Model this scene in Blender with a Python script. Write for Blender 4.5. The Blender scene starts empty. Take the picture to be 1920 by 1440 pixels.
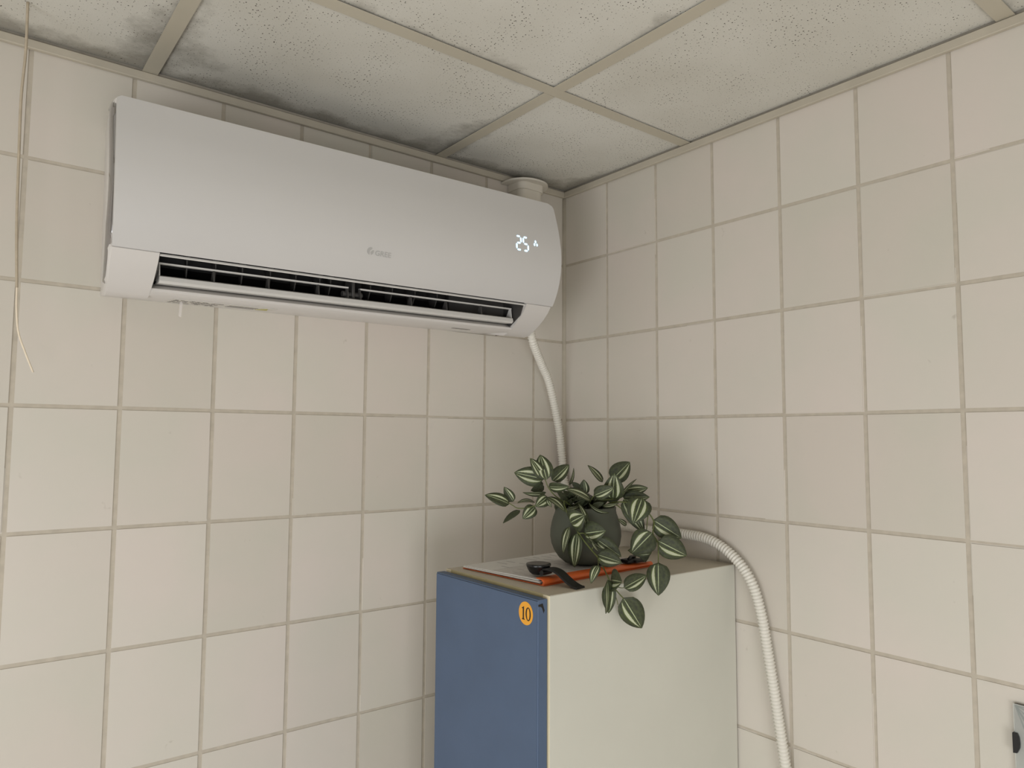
import bpy, bmesh, math, random
from mathutils import Vector, Matrix

random.seed(7)
scene = bpy.context.scene
C = scene.collection
Z0 = 1.75                      # floor to the grout line taken as height zero while measuring
PI = math.pi

# ------------------------------------------------------------------ camera
cam_data = bpy.data.cameras.new('camera')
cam = bpy.data.objects.new('camera', cam_data)
C.objects.link(cam)
cam_data.sensor_width = 36.0
cam_data.lens = 1353.72 / 1920 * 36.0
cam_data.clip_start = 0.02
R_ = Vector((0.7880292, -0.6156115, 0.0056988))
U_ = Vector((-0.0508071, -0.0558062, 0.9971481))
F_ = Vector((0.6135378, 0.7860714, 0.0752543))
cam.matrix_world = Matrix(((R_.x, U_.x, -F_.x, -1.23906), (R_.y, U_.y, -F_.y, -1.37031),
                           (R_.z, U_.z, -F_.z, -0.0465 + Z0), (0, 0, 0, 1)))
scene.camera = cam

# ------------------------------------------------------------------ world, lights, exposure
world = bpy.data.worlds.new('world')
scene.world = world
world.use_nodes = True
world.node_tree.nodes['Background'].inputs[0].default_value = (0.75, 0.85, 1.0, 1)
world.node_tree.nodes['Background'].inputs[1].default_value = 0.6

def area(name, loc, target, sx, sy, watts, col):
    d = bpy.data.lights.new(name, 'AREA')
    d.shape = 'RECTANGLE'; d.size = sx; d.size_y = sy; d.energy = watts; d.color = col
    o = bpy.data.objects.new(name, d); C.objects.link(o)
    o.location = loc
    o.rotation_euler = (Vector(target) - Vector(loc)).to_track_quat('-Z', 'Y').to_euler()
    return o
WIN_X, WIN_Y0, WIN_Y1, WIN_Z0, WIN_Z1 = -2.75, -2.35, -0.75, 0.22, 1.42
BACK_Y = -3.0
W2_X0, W2_X1 = -2.45, -1.15
area('window_daylight', (WIN_X + 0.02, (WIN_Y0 + WIN_Y1) / 2, (WIN_Z0 + WIN_Z1) / 2), (0, (WIN_Y0 + WIN_Y1) / 2, (WIN_Z0 + WIN_Z1) / 2),
     WIN_Y1 - WIN_Y0 - .12, WIN_Z1 - WIN_Z0 - .12, 24.3, (0.965, 0.985, 1.0))
area('window_daylight_rear', ((W2_X0 + W2_X1) / 2, BACK_Y + 0.02, (WIN_Z0 + WIN_Z1) / 2), ((W2_X0 + W2_X1) / 2, 0, (WIN_Z0 + WIN_Z1) / 2),
     W2_X1 - W2_X0 - .12, WIN_Z1 - WIN_Z0 - .12, 24.3, (0.965, 0.985, 1.0))
vs = scene.view_settings
vs.view_transform = 'Standard'; vs.look = 'None'; vs.gamma = 1.0; vs.use_curve_mapping = False
vs.exposure = 0.0
scene.cycles.max_bounces = 6
scene.cycles.diffuse_bounces = 4
scene.cycles.use_adaptive_sampling = True
scene.cycles.adaptive_threshold = 0.02
scene.cycles.glossy_bounces = 3
scene.cycles.caustics_reflective = False
scene.cycles.caustics_refractive = False
scene.cycles.sample_clamp_indirect = 4.0

# ------------------------------------------------------------------ materials
def srgb(r, g, b):
    f = lambda c: (c / 255 / 12.92) if c / 255 <= 0.04045 else ((c / 255 + 0.055) / 1.055) ** 2.4
    return (f(r), f(g), f(b), 1.0)

class NT:
    """small helper round a material's node tree"""
    def __init__(self, name):
        self.m = bpy.data.materials.new(name); self.m.use_nodes = True
        self.t = self.m.node_tree
        self.p = self.t.nodes['Principled BSDF']
    def n(self, kind, **kw):
        nd = self.t.nodes.new(kind)
        for k, v in kw.items():
            if k in nd.bl_rna.properties: setattr(nd, k, v)
            else: nd.inputs[k].default_value = v
        return nd
    def l(self, a, b): self.t.links.new(a, b)
    def n_sep(self, v, i):
        q = self.t.nodes.new('ShaderNodeSeparateXYZ'); self.l(v, q.inputs[0]); return q.outputs[i]
    def ramp(self, src, stops):
        r = self.t.nodes.new('ShaderNodeValToRGB')
        e = r.color_ramp.elements
        while len(e) < len(stops): e.new(0.5)
        for q, (pos, col) in zip(e, stops):
            q.position = pos
            q.color = col if not isinstance(col, (int, float)) else (col, col, col, 1)
        self.l(src, r.inputs[0]); return r
    def mix(self, fac, a, b, mode='MIX'):
        m = self.t.nodes.new('ShaderNodeMix'); m.data_type = 'RGBA'; m.blend_type = mode
        for sock, val in ((m.inputs[0], fac), (m.inputs[6], a), (m.inputs[7], b)):
            if hasattr(val, 'links') or hasattr(val, 'is_linked'): self.l(val, sock)
            else: sock.default_value = val
        return m.outputs[2]
    def math(self, op, a, b=None, c=None):
        m = self.t.nodes.new('ShaderNodeMath'); m.operation = op
        for i, v in enumerate((a, b, c)):
            if v is None: continue
            if hasattr(v, 'is_linked'): self.l(v, m.inputs[i])
            else: m.inputs[i].default_value = v
        return m.outputs[0]
    def bump(self, h, strength=.2, dist=.001):
        b = self.n('ShaderNodeBump'); b.inputs['Strength'].default_value = strength
        b.inputs['Distance'].default_value = dist
        self.l(h, b.inputs['Height']); self.l(b.outputs[0], self.p.inputs['Normal'])

def plain(name, col, rough=.5, var=.04, scale=30, metal=0.0, spec=.5, bump=0.0, coat=0.0):
    k = NT(name)
    tc = k.n('ShaderNodeTexCoord')
    nz = k.n('ShaderNodeTexNoise'); nz.inputs['Scale'].default_value = scale; nz.inputs['Detail'].default_value = 4
    k.l(tc.outputs['Object'], nz.inputs['Vector'])
    d = tuple(max(0, c * (1 - var)) for c in col[:3]) + (1,)
    h = tuple(min(1, c * (1 + var)) for c in col[:3]) + (1,)
    r = k.ramp(nz.outputs['Fac'], [(.3, d), (.7, h)])
    k.l(r.outputs[0], k.p.inputs['Base Color'])
    k.p.inputs['Roughness'].default_value = rough
    k.p.inputs['Metallic'].default_value = metal
    k.p.inputs['Specular IOR Level'].default_value = spec
    k.p.inputs['Coat Weight'].default_value = coat
    if bump: k.bump(nz.outputs['Fac'], bump)
    return k.m

def tile_material():
    k = NT('glazed_tile')
    tc = k.n('ShaderNodeTexCoord'); oi = k.n('ShaderNodeObjectInfo'); ge = k.n('ShaderNodeNewGeometry')
    nz = k.n('ShaderNodeTexNoise'); nz.inputs['Scale'].default_value = 5; nz.inputs['Detail'].default_value = 3
    k.l(ge.outputs['Position'], nz.inputs['Vector'])
    r = k.ramp(nz.outputs['Fac'], [(.35, srgb(212, 207, 196)), (.65, srgb(217, 208, 199))])
    rn = k.ramp(oi.outputs['Random'], [(0, srgb(246, 246, 244)), (1, srgb(255, 255, 255))])
    c1 = k.mix(1.0, r.outputs[0], rn.outputs[0], 'MULTIPLY')
    # sparse fly specks and scuffs
    sp = k.n('ShaderNodeTexNoise'); sp.inputs['Scale'].default_value = 26; sp.inputs['Detail'].default_value = 3; sp.inputs['Roughness'].default_value = .7
    k.l(ge.outputs['Position'], sp.inputs['Vector'])
    sr = k.ramp(sp.outputs['Fac'], [(.70, 0.0), (.78, .35)])
    c2 = k.mix(sr.outputs[0], c1, srgb(150, 140, 124))
    k.l(c2, k.p.inputs['Base Color'])
    k.p.inputs['Roughness'].default_value = .38
    k.p.inputs['Specular IOR Level'].default_value = .4
    return k.m

def ceiling_material():
    k = NT('mineral_fibre')
    ge = k.n('ShaderNodeNewGeometry')
    pos = ge.outputs['Position']
    nb = k.n('ShaderNodeTexNoise'); nb.inputs['Scale'].default_value = 4; nb.inputs['Detail'].default_value = 5
    k.l(pos, nb.inputs['Vector'])
    base = k.ramp(nb.outputs['Fac'], [(.3, srgb(205, 202, 192)), (.7, srgb(219, 217, 209))])
    dens = k.n('ShaderNodeTexNoise'); dens.inputs['Scale'].default_value = 11; dens.inputs['Detail'].default_value = 2
    k.l(pos, dens.inputs['Vector'])
    v = k.n('ShaderNodeTexVoronoi'); v.voronoi_dimensions = '2D'; v.inputs['Scale'].default_value = 140; v.inputs['Randomness'].default_value = 1
    k.l(pos, v.inputs['Vector'])
    sep = k.n('ShaderNodeSeparateColor'); k.l(v.outputs['Color'], sep.inputs[0])
    lim = k.math('MULTIPLY', k.math('MULTIPLY', sep.outputs[0], k.ramp(dens.outputs['Fac'], [(.36, .42), (.62, 1.0)]).outputs[0]), .165)
    hole = k.math('LESS_THAN', v.outputs['Distance'], lim)
    v2 = k.n('ShaderNodeTexVoronoi'); v2.voronoi_dimensions = '2D'; v2.inputs['Scale'].default_value = 300
    k.l(pos, v2.inputs['Vector'])
    pit = k.ramp(v2.outputs['Distance'], [(.05, .25), (.16, 0.0)])
    c1 = k.mix(pit.outputs[0], base.outputs[0], srgb(150, 144, 130))
    c2 = k.mix(hole, c1, srgb(66, 60, 50))
    # grey soot patches with ragged outlines along the panel rims, plus painted shade near the wall
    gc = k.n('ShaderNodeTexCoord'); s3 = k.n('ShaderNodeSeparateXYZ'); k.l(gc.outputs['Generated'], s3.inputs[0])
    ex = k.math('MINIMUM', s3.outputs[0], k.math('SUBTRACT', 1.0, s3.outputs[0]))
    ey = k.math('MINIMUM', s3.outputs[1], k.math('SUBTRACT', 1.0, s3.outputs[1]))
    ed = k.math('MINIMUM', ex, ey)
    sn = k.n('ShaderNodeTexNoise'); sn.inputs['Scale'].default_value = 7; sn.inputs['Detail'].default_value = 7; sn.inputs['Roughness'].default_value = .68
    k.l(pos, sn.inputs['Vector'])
    wr = k.math('MULTIPLY', k.math('MAXIMUM', k.math('SUBTRACT', k.n_sep(pos, 1), -.32), 0.0), 1.1)     # dust plus shade painted into the colour, deepening towards the air conditioner's wall
    soot_shade = k.math('ADD', k.math('SUBTRACT', sn.outputs['Fac'], k.math('MULTIPLY', ed, 2.4)), wr)
    sr = k.ramp(soot_shade, [(.47, 0.0), (.70, .58)])
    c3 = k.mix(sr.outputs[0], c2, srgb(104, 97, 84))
    k.l(c3, k.p.inputs['Base Color'])
    k.p.inputs['Roughness'].default_value = .95
    k.p.inputs['Specular IOR Level'].default_value = .1
    return k.m

def leaf_material(name, bands):
    k = NT(name)
    uv = k.n('ShaderNodeUVMap'); sp = k.n('ShaderNodeSeparateXYZ'); k.l(uv.outputs[0], sp.inputs[0])
    nz = k.n('ShaderNodeTexNoise'); nz.inputs['Scale'].default_value = 9; nz.inputs['Detail'].default_value = 3
    k.l(uv.outputs[0], nz.inputs['Vector'])
    u = k.math('ADD', k.math('MULTIPLY', k.math('SUBTRACT', sp.outputs[0], .5), 2.0), k.math('MULTIPLY', k.math('SUBTRACT', nz.outputs['Fac'], .5), .05))
    gr = k.ramp(nz.outputs['Fac'], [(.35, srgb(53, 57, 43)), (.65, srgb(71, 78, 51))])
    col = gr.outputs[0]
    # brighter moss rim beside the pale bands
    au = k.math('ABSOLUTE', u)
    if bands:
        width = k.math('MULTIPLY', k.math('MULTIPLY', sp.outputs[1], k.math('SUBTRACT', 1.0, sp.outputs[1])), .62)
        def band(src, c, extra):
            d = k.math('ABSOLUTE', k.math('SUBTRACT', src, c))
            return k.math('LESS_THAN', d, k.math('ADD', width, extra))
        src = au if bands == 2 else u
        c0 = .44
        col = k.mix(band(src, c0, .045), col, srgb(86, 98, 52))
        col = k.mix(band(src, c0, -.03), col, srgb(186, 190, 162))
        mid = k.math('LESS_THAN', k.math('ABSOLUTE', k.math('SUBTRACT', sp.outputs[0], .5)), .018)
        col = k.mix(mid, col, srgb(170, 180, 140))
    k.l(col, k.p.inputs['Base Color'])
    k.p.inputs['Roughness'].default_value = .55
    k.p.inputs['Specular IOR Level'].default_value = .35
    return k.m

M = {}
M['tile'] = tile_material()
M['grout'] = plain('grout', srgb(192, 183, 168), .9, .08, 60)
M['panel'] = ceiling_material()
M['bar'] = plain('painted_steel_bar', srgb(192, 185, 168), .55, .03, 8)
M['trim'] = plain('painted_trim', srgb(190, 182, 166), .6, .05, 20)
M['bead'] = plain('corner_bead', srgb(204, 196, 180), .6, .06, 30)
M['void'] = plain('plaster_dark', srgb(70, 66, 60), .9)
M['plaster'] = plain('plaster', srgb(210, 207, 202), .9, .03, 6)
M['floor'] = plain('floor_vinyl', srgb(198, 188, 174), .5, .08, 10)
M['ac_white'] = plain('white_plastic', srgb(216, 212, 208), .35, .01, 4)
M['ac_panel'] = plain('panel_plastic', srgb(206, 204, 202), .28, .01, 3)
M['chrome'] = plain('chrome', srgb(176, 176, 180), .06, .0, 3, metal=1.0)
M['duct_dark'] = plain('dark_plastic', srgb(30, 28, 27), .6, .1, 20)
M['vane'] = plain('vane_plastic', srgb(74, 72, 70), .5, .05, 20)
M['louver'] = plain('louver_plastic', srgb(214, 212, 208), .4, .01, 4)
M['pipe_white'] = plain('pvc_white', srgb(220, 214, 202), .45, .03, 10)
M['hose'] = plain('corrugated_pvc', srgb(226, 222, 212), .4, .02, 20)
M['cord'] = plain('cord_cotton', srgb(184, 171, 150), .9, .1, 80)
M['cord_end'] = plain('cord_bare', srgb(236, 222, 200), .8, .04, 80)
M['cab_white'] = plain('melamine_white', srgb(207, 206, 195), .5, .025, 5)
M['cab_top'] = plain('melamine_top', srgb(190, 182, 166), .5, .05, 8)
M['cab_edge'] = plain('edge_beige', srgb(184, 172, 132), .5, .05, 25)
M['edge_band'] = plain('edge_cream', srgb(228, 216, 184), .5, .02, 25)
M['door_blue'] = plain('door_blue', srgb(79, 97, 124), .55, .04, 14, bump=.05)
M['sticker'] = plain('sticker_orange', srgb(238, 168, 52), .5, .02, 30)
M['ink'] = plain('ink_black', srgb(24, 20, 16), .6, .0, 3)
M['black'] = plain('black_rubber', srgb(12, 12, 12), .5, .1, 30)
M['black_gloss'] = plain('black_plastic', srgb(13, 13, 14), .25, .1, 30)
M['pot'] = plain('pot_grey_green', srgb(80, 83, 71), .75, .05, 25)
M['soil'] = plain('foam_soil', srgb(26, 24, 20), .95, .3, 60, bump=.8)
M['stem'] = plain('stem_green', srgb(92, 100, 52), .6, .15, 60)
M['orange'] = plain('folder_orange', srgb(228, 108, 50), .35, .04, 12)
M['paper'] = plain('paper', srgb(222, 220, 216), .8, .015, 20)
M['grey_print'] = plain('grey_print', srgb(172, 170, 168), .5, .02, 20)
M['label_paper'] = plain('label_paper', srgb(214, 210, 203), .5, .01, 20)
M['label_ink'] = plain('label_ink', srgb(146, 142, 136), .6, .05, 20)
M['yellow'] = plain('label_yellow', srgb(182, 176, 104), .5, .02, 20)
M['line_green'] = plain('line_green', srgb(46, 56, 42), .5, .05, 30)
M['metal'] = plain('steel', srgb(190, 185, 175), .3, .02, 20, metal=1.0)
M['leaf_a'] = leaf_material('leaf_one_band', 1)
M['leaf_b'] = leaf_material('leaf_two_bands', 2)
M['leaf_d'] = leaf_material('leaf_plain', 0)
k = NT('led'); k.p.inputs['Base Color'].default_value = (0, 0, 0, 1)
k.p.inputs['Emission Color'].default_value = (.50, .78, 1.0, 1); k.p.inputs['Emission Strength'].default_value = 2.3
M['led'] = k.m
k = NT('clear_film'); k.p.inputs['Base Color'].default_value = (.9, .85, .83, 1); k.p.inputs['Roughness'].default_value = .2
k.p.inputs['Alpha'].default_value = .35
M['film'] = k.m
k = NT('poster_print')          # grey sheet, browner in soft patches
tc = k.n('ShaderNodeTexCoord'); wv = k.n('ShaderNodeTexNoise'); wv.inputs['Scale'].default_value = 6; wv.inputs['Detail'].default_value = 3
k.l(tc.outputs['Object'], wv.inputs['Vector'])
rr = k.ramp(wv.outputs['Fac'], [(.4, srgb(128, 122, 114)), (.62, srgb(164, 164, 154))])
k.l(rr.outputs[0], k.p.inputs['Base Color']); k.p.inputs['Roughness'].default_value = .35
M['poster'] = k.m

# ------------------------------------------------------------------ mesh helpers
def obj(name, bm, mat, parent=None, smooth=False, loc=None, angle=None):
    me = bpy.data.meshes.new(name)
    if angle is not None:
        bm.normal_update()
        for e in bm.edges:
            if len(e.link_faces) == 2 and e.calc_face_angle(0) > math.radians(angle): e.smooth = False
        smooth = True
    if smooth:
        for f in bm.faces: f.smooth = True
    bm.to_mesh(me); bm.free()
    me.materials.append(M[mat] if isinstance(mat, str) else mat)
    o = bpy.data.objects.new(name, me); C.objects.link(o)
    if parent: o.parent = parent
    if loc is not None: o.location = loc
    return o

def tag(o, label=None, cat=None, group=None, kind=None):
    if label: o['label'] = label
    if cat: o['category'] = cat
    if group: o['group'] = group
    if kind: o['kind'] = kind
    return o

def empty(name, loc, label=None, cat=None):
    o = bpy.data.objects.new(name, None); C.objects.link(o); o.location = loc
    o.empty_display_size = .05
    return tag(o, label, cat)

def box(bm, x0, x1, y0, y1, z0, z1, bev=0.0, seg=2):
    r = bmesh.ops.create_cube(bm, size=1.0)
    vs_ = r['verts']
    for v in vs_:
        v.co = Vector((x0 + (v.co.x + .5) * (x1 - x0), y0 + (v.co.y + .5) * (y1 - y0), z0 + (v.co.z + .5) * (z1 - z0)))
    if bev:
        es = list({e for v in vs_ for e in v.link_edges})
        bmesh.ops.bevel(bm, geom=es, offset=bev, segments=seg, affect='EDGES', profile=.5)
    return bm

def bx(x0, x1, y0, y1, z0, z1, bev=0.0, seg=2):
    return box(bmesh.new(), x0, x1, y0, y1, z0, z1, bev, seg)

def loft(bm, rings, closed=True, cap0=False, cap1=False):
    rv = [[bm.verts.new(p) for p in r] for r in rings]
    n = len(rings[0])
    for a, b in zip(rv, rv[1:]):
        for i in range(n if closed else n - 1):
            j = (i + 1) % n
            bm.faces.new((a[i], a[j], b[j], b[i]))
    if cap0: bm.faces.new(list(reversed(rv[0])))
    if cap1: bm.faces.new(rv[-1])
    return rv

def fix(bm):
    bmesh.ops.remove_doubles(bm, verts=bm.verts, dist=1e-6)
    bmesh.ops.recalc_face_normals(bm, faces=bm.faces)
    return bm

def catmull(pts, per):
    P = [Vector(p) for p in pts]
    P = [P[0] * 2 - P[1]] + P + [P[-1] * 2 - P[-2]]
    out = []
    for i in range(1, len(P) - 2):
        for s in range(per):
            t = s / per
            a, b, c, d = P[i - 1], P[i], P[i + 1], P[i + 2]
            out.append(.5 * ((2 * b) + (c - a) * t + (2 * a - 5 * b + 4 * c - d) * t * t + (3 * b - a - 3 * c + d) * t ** 3))
    out.append(P[-2]); return out

def resample(pts, step):
    out = [pts[0].copy()]; acc = 0.0
    for a, b in zip(pts, pts[1:]):
        L = (b - a).length
        if L < 1e-9: continue
        t = step - acc
        while t <= L:
            out.append(a + (b - a) * (t / L)); t += step
        acc = (acc + L) % step
    return out

def tube(bm, pts, rad, seg=8, caps=True):
    """rad: number or function of the index"""
    pts = [Vector(p) for p in pts]
    rings = []
    ref = Vector((0, 0, 1))
    t0 = (pts[1] - pts[0]).normalized()
    if abs(t0.dot(ref)) > .9: ref = Vector((1, 0, 0))
    nrm = (ref - t0 * ref.dot(t0)).normalized()
    for i, p in enumerate(pts):
        t = (pts[min(i + 1, len(pts) - 1)] - pts[max(i - 1, 0)]).normalized()
        nrm = (nrm - t * nrm.dot(t)).normalized()
        bi = t.cross(nrm)
        r = rad(i) if callable(rad) else rad
        rings.append([p + (nrm * math.cos(2 * PI * k_ / seg) + bi * math.sin(2 * PI * k_ / seg)) * r for k_ in range(seg)])
    loft(bm, rings, True, caps, caps)
    return bm

def prism(bm, poly, f0, f1):
    """poly: 2-D points; f0/f1 map a point to 3-D for the two faces"""
    a = [bm.verts.new(f0(*p)) for p in poly]; b = [bm.verts.new(f1(*p)) for p in poly]
    n = len(poly)
    for i in range(n): bm.faces.new((a[i], a[(i + 1) % n], b[(i + 1) % n], b[i]))
    bm.faces.new(list(reversed(a))); bm.faces.new(b)
    return bm

# ------------------------------------------------------------------ the room
CEIL = 0.592                                   # underside of the ceiling grid above height zero
def H(z): return z + Z0

floor = tag(obj('floor', bx(WIN_X - .1, .12, BACK_Y - .1, .12, -.06, 0), 'floor'), kind='structure')

# left tiled wall (behind the air conditioner): plane y = 0; right tiled wall: plane x = 0
T = 0.1521; TR = 0.1525
VJ, HJ = .0042, .0034                          # joint widths
GR = .0014                                     # the grout lies this far behind the tile faces
rows = [-1.7500, -1.6000, -1.4000, -1.2000, -1.0000, -.8000, -.5999, -.3995, -.1990, .0008, .1995, .3988, .590]
xl = [0.0, -.1015, -.2507, -.4045, -.5566, -.7079, -.8599, -1.0107, -1.1622] + [-1.1622 - T * i for i in range(1, 11)]
yr = [0.0, -.1540, -.3077, -.4614, -.6153, -.7675, -.9188] + [-.9188 - TR * i for i in range(1, 14)]

wall_left = tag(obj('wall_left', bx(WIN_X - .1, .12, GR, .12, 0, H(.75)), 'grout'), kind='structure')
wall_right = tag(obj('wall_right', bx(GR, .12, BACK_Y - .1, GR, 0, H(.75)), 'grout'), kind='structure')

def tile_mesh(w, h):
    bm = bmesh.new()
    box(bm, -w / 2, w / 2, 0, GR + .004, -h / 2, h / 2)
    es = [e for e in bm.edges if all(v.co.y < 1e-5 for v in e.verts)]
    bmesh.ops.bevel(bm, geom=es, offset=.0016, segments=2, affect='EDGES')
    fix(bm)
    bm.normal_update()
    for e in bm.edges:
        e.smooth = not (len(e.link_faces) == 2 and e.calc_face_angle(0) > .9)
    for f in bm.faces: f.smooth = True
    me = bpy.data.meshes.new('tile'); bm.to_mesh(me); bm.free(); me.materials.append(M['tile'])
    return me
TW, TH = .148, .1966
full = tile_mesh(TW, TH)
def tiles(parent, edges, right):
    for i in range(len(edges) - 1):
        a, b = edges[i], edges[i + 1]
        for j in range(len(rows) - 1):
            z0_, z1_ = rows[j] + HJ / 2, rows[j + 1] - HJ / 2
            if j == 0: z0_ = rows[0] + .001
            ca, cb = (a - (VJ / 2 if i else .0045)), b + VJ / 2
            w, h = ca - cb, z1_ - z0_
            small = i == 0 and not right or j in (0,)
            me = tile_mesh(w, h) if small else full
            o = bpy.data.objects.new('tile', me); C.objects.link(o); o.parent = parent
            jig = random.uniform(-.0003, .0003)
            if right:
                o.location = (jig, (ca + cb) / 2, H((z0_ + z1_) / 2)); o.rotation_euler = (0, 0, -PI / 2)
            else:
                o.location = ((ca + cb) / 2, jig, H((z0_ + z1_) / 2))
            if not small: o.scale = (w / TW, 1, h / TH)
            o.rotation_euler.rotate_axis('X', random.uniform(-.0012, .0012))
            o.rotation_euler.rotate_axis('Z', random.uniform(-.0012, .0012))
tiles(wall_left, xl, False)
tiles(wall_right, yr, True)
# silicone bead in the corner
bm = bmesh.new(); tube(bm, [(-.0002, -.0002, 0.002), (-.0002, -.0002, H(.5755))], .0068, 12)
tag(obj('trim_3', bm, 'bead', smooth=True), kind='structure')

# walls behind the camera, each with its window
def wall_with_window(name, horizontal, a0, a1, w0, w1, pos, out):
    bm = bmesh.new()
    def B(s0, s1, z0, z1):
        lo, hi = min(pos, out), max(pos, out)
        if horizontal: box(bm, s0, s1, lo, hi, z0, z1)
        else: box(bm, lo, hi, s0, s1, z0, z1)
    B(a0, w0, 0, H(.75)); B(w1, a1, 0, H(.75)); B(w0, w1, 0, WIN_Z0); B(w0, w1, WIN_Z1, H(.75))
    return tag(obj(name, bm, 'plaster'), kind='structure')
wall_with_window('wall_front', False, BACK_Y - .1, GR, WIN_Y0, WIN_Y1, WIN_X, WIN_X - .1)
wall_with_window('wall_back', True, WIN_X, GR, W2_X0, W2_X1, BACK_Y, BACK_Y - .1)
def window(name, horizontal, w0, w1, pos, s):
    e = empty(name, ((w0 + w1) / 2, pos, WIN_Z0) if horizontal else (pos, (w0 + w1) / 2, WIN_Z0)); tag(e, kind='structure')
    hw, hh = (w1 - w0) / 2, WIN_Z1 - WIN_Z0
    def B(a0, a1, d0, d1, z0, z1, nm, mt):
        if horizontal: o = obj(nm, bx(a0, a1, d0, d1, z0, z1), mt, e)
        else: o = obj(nm, bx(d0, d1, a0, a1, z0, z1), mt, e)
    B(-hw, -hw + .05, -.07, -.02, 0, hh, 'window_frame', 'ac_white'); B(hw - .05, hw, -.07, -.02, 0, hh, 'window_frame', 'ac_white')
    B(-hw + .05, hw - .05, -.07, -.02, 0, .05, 'window_frame', 'ac_white'); B(-hw + .05, hw - .05, -.07, -.02, hh - .05, hh, 'window_frame', 'ac_white')
    B(-hw + .05, hw - .05, -.05, -.045, .05, hh - .05, 'pane', 'film')
window('window_1', False, WIN_Y0, WIN_Y1, WIN_X, 1)
window('window_2', True, W2_X0, W2_X1, BACK_Y, 1)

# suspended ceiling
ceiling = tag(obj('ceiling', bx(WIN_X, GR, BACK_Y, GR, H(.70), H(.75)), 'void'), kind='structure')
bxs = [-.386 - .603 * i for i in range(4)]          # bars running along y
bys = [-.399 - .603 * i for i in range(5)]          # bars running along x
BW = .0125
def bar(x0, x1, y0, y1, drop=0.0):
    bm = bmesh.new()
    box(bm, x0, x1, y0, y1, H(CEIL - drop), H(CEIL + .0012 - drop))
    if x1 - x0 > y1 - y0: box(bm, x0, x1, (y0 + y1) / 2 - .002, (y0 + y1) / 2 + .002, H(CEIL + .0012 - drop), H(CEIL + .035))
    else: box(bm, (x0 + x1) / 2 - .002, (x0 + x1) / 2 + .002, y0, y1, H(CEIL + .0012 - drop), H(CEIL + .035))
    obj('grid_bar', bm, 'bar', ceiling)
TRM = .010
for y in bys:
    if y - BW > BACK_Y: bar(WIN_X, -TRM + .004, y - BW, y + BW)
ylines = [-TRM] + [v for v in bys if v > BACK_Y] + [BACK_Y]
xlines = [-TRM] + [v for v in bxs if v > WIN_X] + [WIN_X]
for x in xlines[1:-1]:
    for k_ in range(len(ylines) - 1):
        hi = ylines[k_] - (BW if k_ else -.004); lo = ylines[k_ + 1] + (BW if k_ + 1 < len(ylines) - 1 else 0)
        bar(x - BW, x + BW, lo + .0006, hi - .0006, .0003)
for i in range(len(xlines) - 1):
    for j in range(len(ylines) - 1):
        x1 = xlines[i] - (.0035 if i else -.005); x0 = xlines[i + 1] + .0035
        y1 = ylines[j] - (.0035 if j else -.005); y0 = ylines[j + 1] + .0035
        w, d = x1 - x0, y1 - y0
        if w < .02 or d < .02: continue
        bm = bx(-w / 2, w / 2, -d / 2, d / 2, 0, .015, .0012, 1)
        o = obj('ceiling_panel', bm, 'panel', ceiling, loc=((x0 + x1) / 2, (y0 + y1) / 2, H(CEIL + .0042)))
        o.rotation_euler = (random.uniform(-.003, .003), random.uniform(-.003, .003), 0)
tag(obj('trim_1', bx(WIN_X, -.0005, -TRM, -.0008, H(.5765), H(CEIL - .0008), .0012, 1), 'trim'), kind='structure')
tag(obj('trim_2', bx(-TRM, -.0008, BACK_Y, -TRM - .0005, H(.5755), H(CEIL - .0012), .0012, 1), 'trim'), kind='structure')

# ------------------------------------------------------------------ air conditioner
XC = -.633; ZC = .335
ac = empty('air_conditioner', (XC, 0, H(ZC)), 'white wall-mounted split air conditioner showing 25 on its glowing display', 'air conditioner')
ac.rotation_euler = (0, -.012, 0)
def A(x, d, z): return Vector((x - XC, -d, z - ZC))     # measured coordinates to the unit's own
FP = [(.1805, .4830), (.1855, .4675), (.1905, .450), (.1965, .430), (.203, .407), (.209, .377), (.2125, .347), (.2110, .312), (.2025, .278), (.1905, .2525), (.1815, .2390)]
def front_d(z):
    for (d0, z0_), (d1, z1_) in zip(fp, fp[1:]):
        if z1_ <= z <= z0_: return d0 + (d1 - d0) * (z0_ - z) / (z0_ - z1_)
    return FP[-1][0]
fp = catmull([(d, 0, z) for d, z in FP[1:]], 4)          # smooth front outline, x = depth
fp = [(p.x, p.z) for p in fp]
def inset(poly, a):
    out = []
    for i, (d, z) in enumerate(poly):
        d0, z0_ = poly[max(i - 1, 0)]; d1, z1_ = poly[min(i + 1, len(poly) - 1)]
        tx, tz = d1 - d0, z1_ - z0_; L = math.hypot(tx, tz)
        out.append((d + tz / L * a, z - tx / L * a))
    return out
PX0, PX1 = -1.0662, -.2005
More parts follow.
